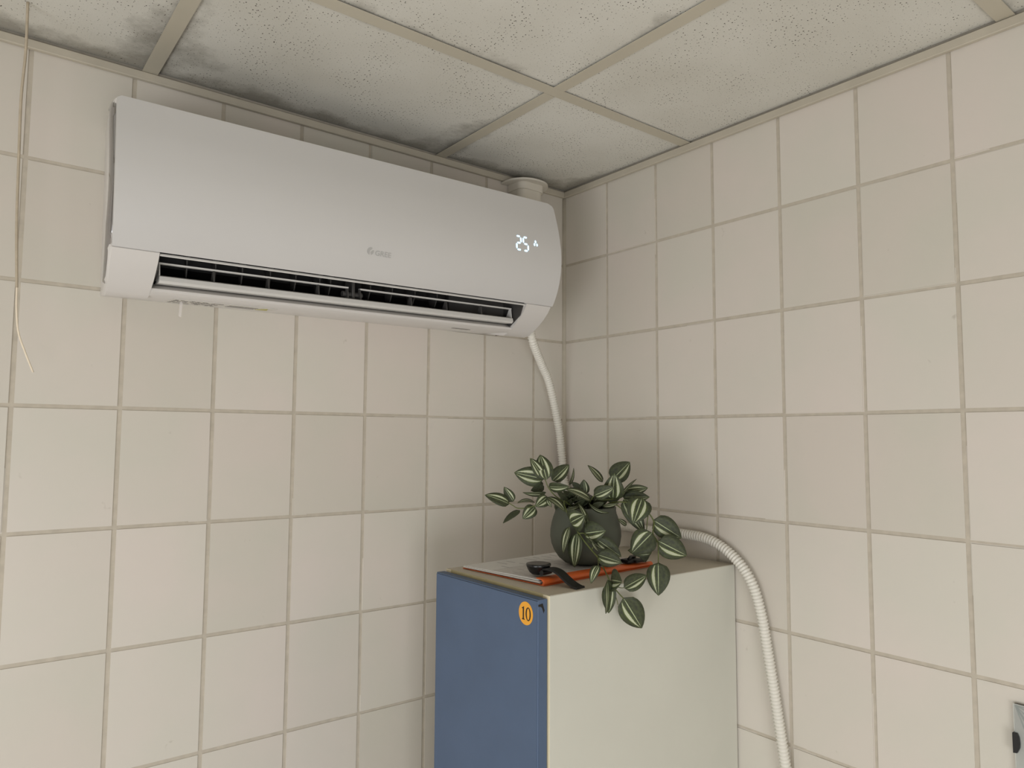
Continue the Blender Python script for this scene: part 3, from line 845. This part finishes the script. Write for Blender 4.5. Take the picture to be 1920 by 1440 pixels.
LEAVES = [
 [-0.3559, -0.336, -0.1215, -0.3997, -0.303, -0.1099, 0.0368, -0.595, -0.803, 0.041, "b", 0.1],
 [-0.3616, -0.3443, -0.122, -0.3839, -0.3306, -0.0826, 0.0236, -0.33, -0.934, 0.137, "b", 0.1],
 [-0.361, -0.3511, -0.1216, -0.3633, -0.3346, -0.0764, 0.0344, -0.67, -0.707, 0.224, "b", 0.08],
 [-0.3432, -0.3457, -0.1244, -0.306, -0.3521, -0.0951, 0.027, -0.393, -0.866, 0.31, "a", 0.08],
 [-0.2972, -0.3425, -0.1341, -0.2851, -0.3422, -0.1024, 0.0169, 0.45, -0.878, -0.164, "b", 0.1],
 [-0.354, -0.349, -0.1347, -0.3372, -0.3877, -0.1332, 0.0211, -0.83, -0.376, -0.412, "a", 0.12],
 [-0.3573, -0.3454, -0.1456, -0.3916, -0.3186, -0.1459, 0.0218, -0.287, -0.376, -0.881, "b", 0.1],
 [-0.3479, -0.3282, -0.1361, -0.3737, -0.3201, -0.1435, 0.0168, -0.341, -0.924, 0.172, "d", 0.15],
 [-0.3445, -0.318, -0.1378, -0.353, -0.3124, -0.1268, 0.0136, -0.576, -0.817, -0.031, "d", 0.1],
 [-0.4162, -0.3101, -0.1668, -0.4526, -0.2832, -0.1504, 0.0241, -0.392, -0.804, 0.446, "a", 0.15],
 [-0.4044, -0.3069, -0.1632, -0.4194, -0.2978, -0.1362, 0.0188, -0.557, -0.83, -0.029, "a", 0.1],
 [-0.3663, -0.3238, -0.1654, -0.3984, -0.3114, -0.1656, 0.0172, -0.115, -0.276, 0.954, "b", 0.2],
 [-0.4001, -0.3215, -0.1784, -0.4298, -0.3089, -0.2009, 0.0197, -0.629, -0.107, 0.77, "d", 0.05],
 [-0.3788, -0.3388, -0.1714, -0.4018, -0.3316, -0.193, 0.0252, -0.494, -0.834, 0.245, "b", 0.15],
 [-0.3644, -0.3582, -0.1533, -0.391, -0.355, -0.1695, 0.0251, -0.315, -0.887, 0.339, "b", 0.15],
 [-0.3693, -0.3608, -0.1529, -0.358, -0.399, -0.1774, 0.0234, -0.037, -0.547, 0.837, "b", 0.15],
 [-0.3684, -0.3612, -0.1558, -0.3681, -0.3728, -0.1703, 0.0093, -0.915, -0.324, 0.239, "b", 0.1],
 [-0.2982, -0.403, -0.1591, -0.3431, -0.3826, -0.1381, 0.0268, 0.024, -0.691, 0.723, "b", 0.12],
 [-0.2869, -0.3626, -0.1414, -0.3003, -0.3534, -0.1284, 0.0125, -0.588, -0.808, -0.034, "d", 0.1],
 [-0.28, -0.367, -0.1514, -0.2825, -0.3677, -0.1232, 0.0204, -0.683, -0.726, -0.08, "a", 0.05],
 [-0.2469, -0.3823, -0.1287, -0.264, -0.3593, -0.0967, 0.0215, 0.023, -0.805, 0.592, "b", 0.06],
 [-0.2334, -0.3932, -0.1245, -0.2004, -0.4095, -0.0901, 0.0378, -0.594, -0.779, 0.2, "a", 0.08],
 [-0.2592, -0.4208, -0.1577, -0.274, -0.4394, -0.1084, 0.0407, -0.671, -0.604, -0.429, "b", 0.2],
 [-0.3011, -0.4143, -0.1495, -0.2836, -0.4486, -0.1332, 0.026, -0.88, -0.472, -0.052, "a", 0.15],
 [-0.2484, -0.4295, -0.1547, -0.2264, -0.45, -0.12, 0.023, -0.646, 0.403, 0.648, "b", 0.05],
 [-0.2197, -0.4147, -0.145, -0.1858, -0.4418, -0.1383, 0.022, -0.607, -0.787, -0.112, "b", 0.1],
 [-0.2372, -0.4256, -0.1545, -0.2056, -0.463, -0.1534, 0.0245, -0.761, -0.637, 0.122, "a", 0.15],
 [-0.2355, -0.4715, -0.1534, -0.2613, -0.4726, -0.1976, 0.0453, -0.614, -0.695, 0.375, "b", 0.15],
 [-0.2541, -0.4441, -0.1554, -0.2331, -0.4738, -0.2157, 0.0316, -0.727, -0.682, 0.083, "b", 0.1],
 [-0.2365, -0.4339, -0.2059, -0.2503, -0.4242, -0.1942, 0.0103, -0.272, -0.875, 0.401, "b", 0.1],
 [-0.2291, -0.492, -0.1913, -0.1914, -0.5247, -0.2229, 0.0397, -0.649, -0.761, 0.015, "a", 0.1],
 [-0.2361, -0.5087, -0.2258, -0.1945, -0.5386, -0.2519, 0.0423, -0.579, -0.815, 0.013, "a", 0.1],
 [-0.245, -0.503, -0.2117, -0.2722, -0.4783, -0.2487, 0.0455, -0.752, -0.649, 0.119, "a", 0.1],
 [-0.2323, -0.4903, -0.2489, -0.2626, -0.4605, -0.2461, 0.0215, -0.686, -0.713, 0.145, "b", 0.1],
 [-0.2408, -0.4778, -0.2441, -0.2401, -0.4826, -0.2661, 0.0193, -0.737, -0.665, 0.121, "d", 0.1],
 [-0.2509, -0.5214, -0.2607, -0.258, -0.5271, -0.3153, 0.0404, -0.748, -0.643, 0.165, "c", 0.06],
 [-0.3429, -0.5251, -0.3084, -0.3047, -0.5307, -0.3623, 0.0418, -0.481, -0.839, -0.254, "a", 0.06],
 [-0.343, -0.5266, -0.2917, -0.3029, -0.5406, -0.2736, 0.0269, -0.444, -0.825, 0.35, "a", 0.08],
 [-0.3699, -0.5224, -0.2763, -0.3837, -0.5604, -0.2721, 0.0366, -0.91, 0.353, 0.217, "a", 0.05],
 [-0.3868, -0.5324, -0.2728, -0.3828, -0.5238, -0.3289, 0.0285, 0.191, -0.972, -0.135, "a", 0.12],
 [-0.377, -0.5292, -0.2804, -0.3758, -0.5229, -0.3292, 0.0246, -0.911, -0.406, -0.075, "b", 0.1],
 [-0.3819, -0.5062, -0.2541, -0.4008, -0.508, -0.2809, 0.0164, -0.708, -0.468, 0.529, "b", 0.25],
 [-0.3533, -0.4073, -0.1954, -0.3517, -0.4419, -0.1797, 0.0423, -0.961, -0.151, -0.23, "b", 0.1],
 [-0.3403, -0.4285, -0.2133, -0.3245, -0.467, -0.2059, 0.0399, -0.928, -0.369, 0.058, "a", 0.12],
 [-0.331, -0.4298, -0.2083, -0.3472, -0.4217, -0.1611, 0.0253, 0.372, -0.885, 0.279, "b", 0.1],
 [-0.3335, -0.4283, -0.2045, -0.3341, -0.4304, -0.178, 0.0133, -0.963, 0.268, -0.001, "b", 0.1],
 [-0.3575, -0.4097, -0.2028, -0.364, -0.4, -0.2511, 0.0249, -0.972, 0.17, 0.165, "b", 0.1],
 [-0.3496, -0.4213, -0.2134, -0.3471, -0.4109, -0.2746, 0.03, -0.969, -0.233, -0.078, "b", 0.08],
 [-0.3326, -0.4528, -0.2215, -0.3009, -0.4811, -0.2512, 0.0282, -0.628, -0.775, 0.067, "a", 0.1],
 [-0.337, -0.4597, -0.2469, -0.3109, -0.4916, -0.2588, 0.031, -0.731, -0.661, 0.17, "a", 0.12],
 [-0.3474, -0.448, -0.2172, -0.3338, -0.4696, -0.2359, 0.0158, -0.692, 0.173, -0.701, "b", 0.1],
 [-0.3462, -0.4548, -0.2229, -0.3394, -0.4648, -0.2406, 0.0107, -0.865, 0.21, -0.455, "b", 0.1],
 [-0.3151, -0.4149, -0.1622, -0.2954, -0.4478, -0.1779, 0.0207, -0.582, 0.038, -0.813, "b", 0.2],
 [-0.3281, -0.3661, -0.1671, -0.311, -0.3809, -0.1522, 0.0136, -0.178, -0.793, -0.583, "d", 0.1],
 [-0.3231, -0.3824, -0.171, -0.306, -0.3971, -0.1562, 0.0135, -0.269, -0.82, -0.506, "d", 0.1],
 [-0.3046, -0.3842, -0.1699, -0.2897, -0.3971, -0.156, 0.0121, -0.761, -0.218, 0.611, "d", 0.1],
 [-0.2814, -0.4026, -0.1668, -0.2647, -0.4166, -0.1568, 0.012, -0.428, -0.805, -0.411, "d", 0.1],
 [-0.3031, -0.4108, -0.1699, -0.2858, -0.425, -0.162, 0.0119, -0.537, -0.8, -0.268, "d", 0.1],
 [-0.3294, -0.3527, -0.1631, -0.3128, -0.3669, -0.151, 0.0125, -0.466, -0.824, -0.323, "d", 0.1],
 [-0.2878, -0.4229, -0.1678, -0.2651, -0.4412, -0.1628, 0.0148, -0.273, -0.557, -0.785, "b", 0.1],
 [-0.3417, -0.3868, -0.1726, -0.3271, -0.4051, -0.1671, 0.012, -0.423, -0.552, -0.718, "b", 0.15],
 [-0.2442, -0.3937, -0.1643, -0.2241, -0.4105, -0.1521, 0.0145, -0.375, -0.794, -0.478, "d", 0.1],
 [-0.2533, -0.3966, -0.1682, -0.2349, -0.3717, -0.1473, 0.0187, -0.87, 0.362, 0.334, "d", 0.12],
 [-0.2829, -0.3276, -0.1767, -0.3524, -0.3647, -0.1634, 0.03, -0.033, -0.282, -0.959, "d", 0.12],
 [-0.318, -0.3625, -0.1615, -0.2847, -0.3478, -0.1505, 0.019, 0.445, -0.879, -0.173, "d", 0.12],
 [-0.2893, -0.4027, -0.1658, -0.287, -0.419, -0.1448, 0.0133, -0.191, -0.786, -0.587, "d", 0.12],
 [-0.2864, -0.3557, -0.1639, -0.3231, -0.3746, -0.1454, 0.0226, -0.42, -0.07, -0.905, "d", 0.12],
 [-0.3083, -0.3443, -0.1657, -0.307, -0.4006, -0.156, 0.0286, -0.536, 0.13, 0.834, "b", 0.12],
 [-0.251, -0.3775, -0.1669, -0.3139, -0.3935, -0.1556, 0.03, 0.251, -0.345, 0.904, "d", 0.12],
 [-0.308, -0.3512, -0.1734, -0.3161, -0.3353, -0.1621, 0.0106, -0.442, -0.66, 0.607, "d", 0.12],
 [-0.2999, -0.3826, -0.1741, -0.3181, -0.3916, -0.1528, 0.0147, -0.781, 0.154, -0.605, "d", 0.12],
 [-0.2765, -0.4117, -0.1683, -0.2555, -0.3575, -0.1595, 0.0294, -0.632, 0.356, -0.688, "d", 0.12],
 [-0.2941, -0.3649, -0.163, -0.2589, -0.3589, -0.1511, 0.0188, -0.315, -0.024, 0.949, "d", 0.12],
 [-0.2656, -0.3697, -0.1747, -0.2724, -0.3893, -0.1571, 0.0136, -0.949, 0.316, -0.014, "d", 0.12],
 [-0.2833, -0.3403, -0.1747, -0.3066, -0.3974, -0.1584, 0.03, -0.663, 0.442, 0.604, "d", 0.12],
 [-0.3157, -0.357, -0.1748, -0.2979, -0.329, -0.1616, 0.0179, -0.867, 0.464, 0.184, "d", 0.12],
 [-0.2532, -0.4027, -0.163, -0.2526, -0.4058, -0.1341, 0.0145, -0.104, -0.989, -0.103, "d", 0.12],
 [-0.2492, -0.3722, -0.1646, -0.2603, -0.337, -0.1471, 0.0204, -0.81, 0.036, -0.586, "d", 0.12],
 [-0.314, -0.3617, -0.1631, -0.3027, -0.3553, -0.1458, 0.0108, -0.189, -0.874, 0.447, "d", 0.12],
 [-0.2907, -0.3685, -0.1662, -0.2362, -0.3573, -0.1627, 0.0279, 0.156, -0.49, -0.858, "d", 0.12],
 [-0.3223, -0.3687, -0.1678, -0.3372, -0.352, -0.1429, 0.0168, -0.125, -0.857, 0.501, "d", 0.12],
 [-0.2641, -0.4046, -0.1726, -0.2862, -0.4049, -0.1491, 0.0161, 0.208, -0.961, 0.184, "b", 0.12],
 [-0.2942, -0.3377, -0.1651, -0.3071, -0.3401, -0.15, 0.01, -0.641, -0.452, -0.62, "b", 0.12],
 [-0.2805, -0.3697, -0.1687, -0.2524, -0.3923, -0.1614, 0.0184, -0.472, -0.32, 0.821, "d", 0.12],
 [-0.2834, -0.4008, -0.1668, -0.2513, -0.3661, -0.1523, 0.0247, 0.498, -0.683, 0.534, "d", 0.12],
 [-0.3036, -0.3638, -0.1639, -0.3105, -0.3407, -0.1443, 0.0155, -0.483, -0.648, 0.589, "d", 0.12],
 [-0.254, -0.3634, -0.1754, -0.2577, -0.3561, -0.1574, 0.0132, -0.707, -0.694, 0.136, "d", 0.12],
 [-0.2665, -0.3421, -0.1777, -0.3299, -0.3823, -0.1604, 0.03, 0.503, -0.489, 0.712, "d", 0.12],
 [-0.2953, -0.3561, -0.1683, -0.289, -0.3433, -0.1504, 0.0122, -0.628, -0.51, 0.587, "d", 0.12],
 [-0.2561, -0.3936, -0.1623, -0.2588, -0.3653, -0.1594, 0.0143, -0.787, -0.135, 0.602, "d", 0.12],
 [-0.2733, -0.3988, -0.1642, -0.2954, -0.4111, -0.1456, 0.0157, 0.207, -0.911, -0.357, "b", 0.12],
 [-0.2538, -0.3639, -0.1692, -0.312, -0.3798, -0.1561, 0.03, -0.179, -0.145, -0.973, "d", 0.12],
]
STEMS = [
 [[[-0.2982, -0.3629, -0.1788], [-0.3401, -0.3764, -0.1609], [-0.3515, -0.3975, -0.1798], [-0.3463, -0.4212, -0.2137], [-0.3398, -0.4455, -0.2393], [-0.3403, -0.4631, -0.2507], [-0.3364, -0.4707, -0.2655], [-0.3744, -0.5195, -0.2702], [-0.3733, -0.5269, -0.2812], [-0.3599, -0.5282, -0.2962], [-0.3428, -0.5251, -0.3093]], 0.0016],
 [[[-0.2594, -0.3804, -0.1796], [-0.2655, -0.4281, -0.1628], [-0.2457, -0.4626, -0.1632], [-0.2359, -0.4818, -0.1756], [-0.2298, -0.4937, -0.194], [-0.2403, -0.5002, -0.2133], [-0.2446, -0.5147, -0.2263], [-0.2818, -0.5482, -0.2371], [-0.2508, -0.5213, -0.2616]], 0.0015],
 [[[-0.2913, -0.3555, -0.1798], [-0.3402, -0.3573, -0.1603], [-0.3694, -0.3535, -0.1611], [-0.3882, -0.3379, -0.172], [-0.4058, -0.3239, -0.1741], [-0.4106, -0.3142, -0.1697], [-0.4162, -0.3102, -0.1658]], 0.0013],
 [[[-0.2873, -0.3586, -0.1798], [-0.338, -0.3593, -0.1573], [-0.3529, -0.3494, -0.1397], [-0.3601, -0.3455, -0.1219]], 0.0014],
 [[[-0.2753, -0.3679, -0.1797], [-0.2801, -0.4041, -0.1618], [-0.26, -0.4202, -0.1577], [-0.2387, -0.4243, -0.1545], [-0.2181, -0.4159, -0.1449]], 0.0014],
 [[[-0.2753, -0.3679, -0.1797], [-0.2982, -0.403, -0.1591], [-0.3011, -0.4143, -0.1495]], 0.0012],
 [[[-0.2594, -0.3804, -0.1796], [-0.2516, -0.3898, -0.1442], [-0.2388, -0.3885, -0.1296], [-0.2312, -0.3953, -0.1204]], 0.0012],
 [[[-0.2793, -0.3648, -0.1797], [-0.2782, -0.3681, -0.1545]], 0.0012],
 [[[-0.234, -0.4838, -0.1832], [-0.2377, -0.4843, -0.2009], [-0.2452, -0.4895, -0.2188], [-0.2425, -0.4893, -0.2425]], 0.001],
 [[[-0.2655, -0.4281, -0.1628], [-0.2445, -0.4547, -0.1889], [-0.2333, -0.474, -0.2118]], 0.001],
 [[[-0.3463, -0.4212, -0.2137], [-0.3403, -0.4285, -0.2133], [-0.3438, -0.4444, -0.2179]], 0.0012],
 [[[-0.3398, -0.4481, -0.2389], [-0.3373, -0.4522, -0.2295], [-0.3326, -0.4528, -0.2215]], 0.001],
 [[[-0.3689, -0.5274, -0.285], [-0.3516, -0.5264, -0.2907], [-0.343, -0.5266, -0.2917]], 0.0008],
 [[[-0.3403, -0.4631, -0.2507], [-0.3783, -0.5026, -0.2549]], 0.0009],
 [[[-0.3733, -0.5269, -0.2812], [-0.3616, -0.5261, -0.305], [-0.3552, -0.5248, -0.318]], 0.0008],
]


def leaf(B_, T_, W, nrm, kind, bow):
    a = T_ - B_; L = a.length; a.normalize(); n = nrm - a * nrm.dot(a); n.normalize(); s = a.cross(n)
    bm = bmesh.new(); uvl = bm.loops.layers.uv.new('UVMap')
    NV, NU = 10, 4
    grid = []; mx = (.37 ** .5) * (.63 ** .85)
    for i in range(NV + 1):
        v = i / NV
        hw = W / 2 * ((v ** .5) * ((1 - v) ** .85) / mx) if 0 < v < 1 else .0003
        row = []
        for j in range(NU + 1):
            u = -1 + 2 * j / NU
            p = B_ + a * (L * v) + s * (hw * u) + n * (bow * L * (4 * v * (1 - v)) * .6 + abs(u) * hw * .22 - hw * .1)
            row.append((bm.verts.new(p), (u * .5 + .5, v)))
        grid.append(row)
    for i in range(NV):
        for j in range(NU):
            q = (grid[i][j], grid[i][j + 1], grid[i + 1][j + 1], grid[i + 1][j])
            f = bm.faces.new([x[0] for x in q])
            for lp, x in zip(f.loops, q): lp[uvl].uv = x[1]
    bmesh.ops.recalc_face_normals(bm, faces=bm.faces)
    r = bmesh.ops.solidify(bm, geom=bm.faces[:], thickness=.0005)
    return obj('leaf', bm, {'a': 'leaf_a', 'b': 'leaf_b', 'c': 'leaf_a', 'd': 'leaf_d'}[kind], pp, smooth=True)
off = Vector((0, 0, Z0)) - po
for bx_, by_, bz_, tx_, ty_, tz_, W, nx_, ny_, nz_, kind, bow in LEAVES:
    leaf(Vector((bx_, by_, bz_)) + off, Vector((tx_, ty_, tz_)) + off, W, Vector((nx_, ny_, nz_)), kind, bow)
for pts, r in STEMS:
    bm = bmesh.new()
    path = catmull([Vector(p) + off for p in pts], 5)
    tube(bm, path, (lambda n__: (lambda i: r * (1 - .4 * i / n__)))(len(path)), 6)
    obj('stem', bm, 'stem', pp, smooth=True)

# ------------------------------------------------------------------ clip frame on the right wall
fx = empty('clip_frame', (-.0010, -1.130, H(-.645)), 'glass clip frame with a line drawing, low on the right wall at the picture edge', 'picture frame')
bm = bx(-.0040, -.0008, -.158, .159, -.222, .2215, .0006, 1); obj('backing', bm, 'duct_dark', fx)
bm = bx(-.0050, -.0042, -.1585, .1588, -.2220, .2215); obj('print', bm, 'poster', fx)
for y1_, z1_ in ((.1400, .1700), (.1150, .1450), (.0850, .1150), (.0500, .1250), (-.0100, .1650), (-.0900, .2000)):
    bm = bmesh.new(); a_ = Vector((-.00515, .1570, .2195)); b_ = Vector((-.00515, y1_, z1_)); n__ = Vector((0, -(b_ - a_).z, (b_ - a_).y)).normalized() * .0008
    f_ = [bm.verts.new(q) for q in (a_ - n__, a_ + n__, b_ + n__ * 1.4, b_ - n__ * 1.4)]; bm.faces.new(f_)
    obj('drawn_line', bm, 'line_green', fx)
k = NT('frame_glass'); k.p.inputs['Base Color'].default_value = (.9, .95, .92, 1); k.p.inputs['Roughness'].default_value = .05; k.p.inputs['Alpha'].default_value = .18
M['frame_glass'] = k.m
bm = bx(-.0072, -.0052, -.159, .1594, -.2225, .2220, .0003, 1); obj('glass', bm, 'frame_glass', fx)
for y, z in ((.1560, .168), (.1560, -.168), (-.1560, .168), (-.1560, -.168)):
    sg = 1 if y > 0 else -1
    bm = bmesh.new()
    prism(bm, [(.0045, -.0145), (-.0005, -.0135), (-.0035, -.007), (-.0042, 0), (-.0035, .008), (-.0015, .0135), (.0045, .0135)], lambda a, b: Vector((-.0010, y + sg * a, z + b)), lambda a, b: Vector((-.0105, y + sg * a, z + b)))
    obj('clip', fix(bm), 'black', fx)
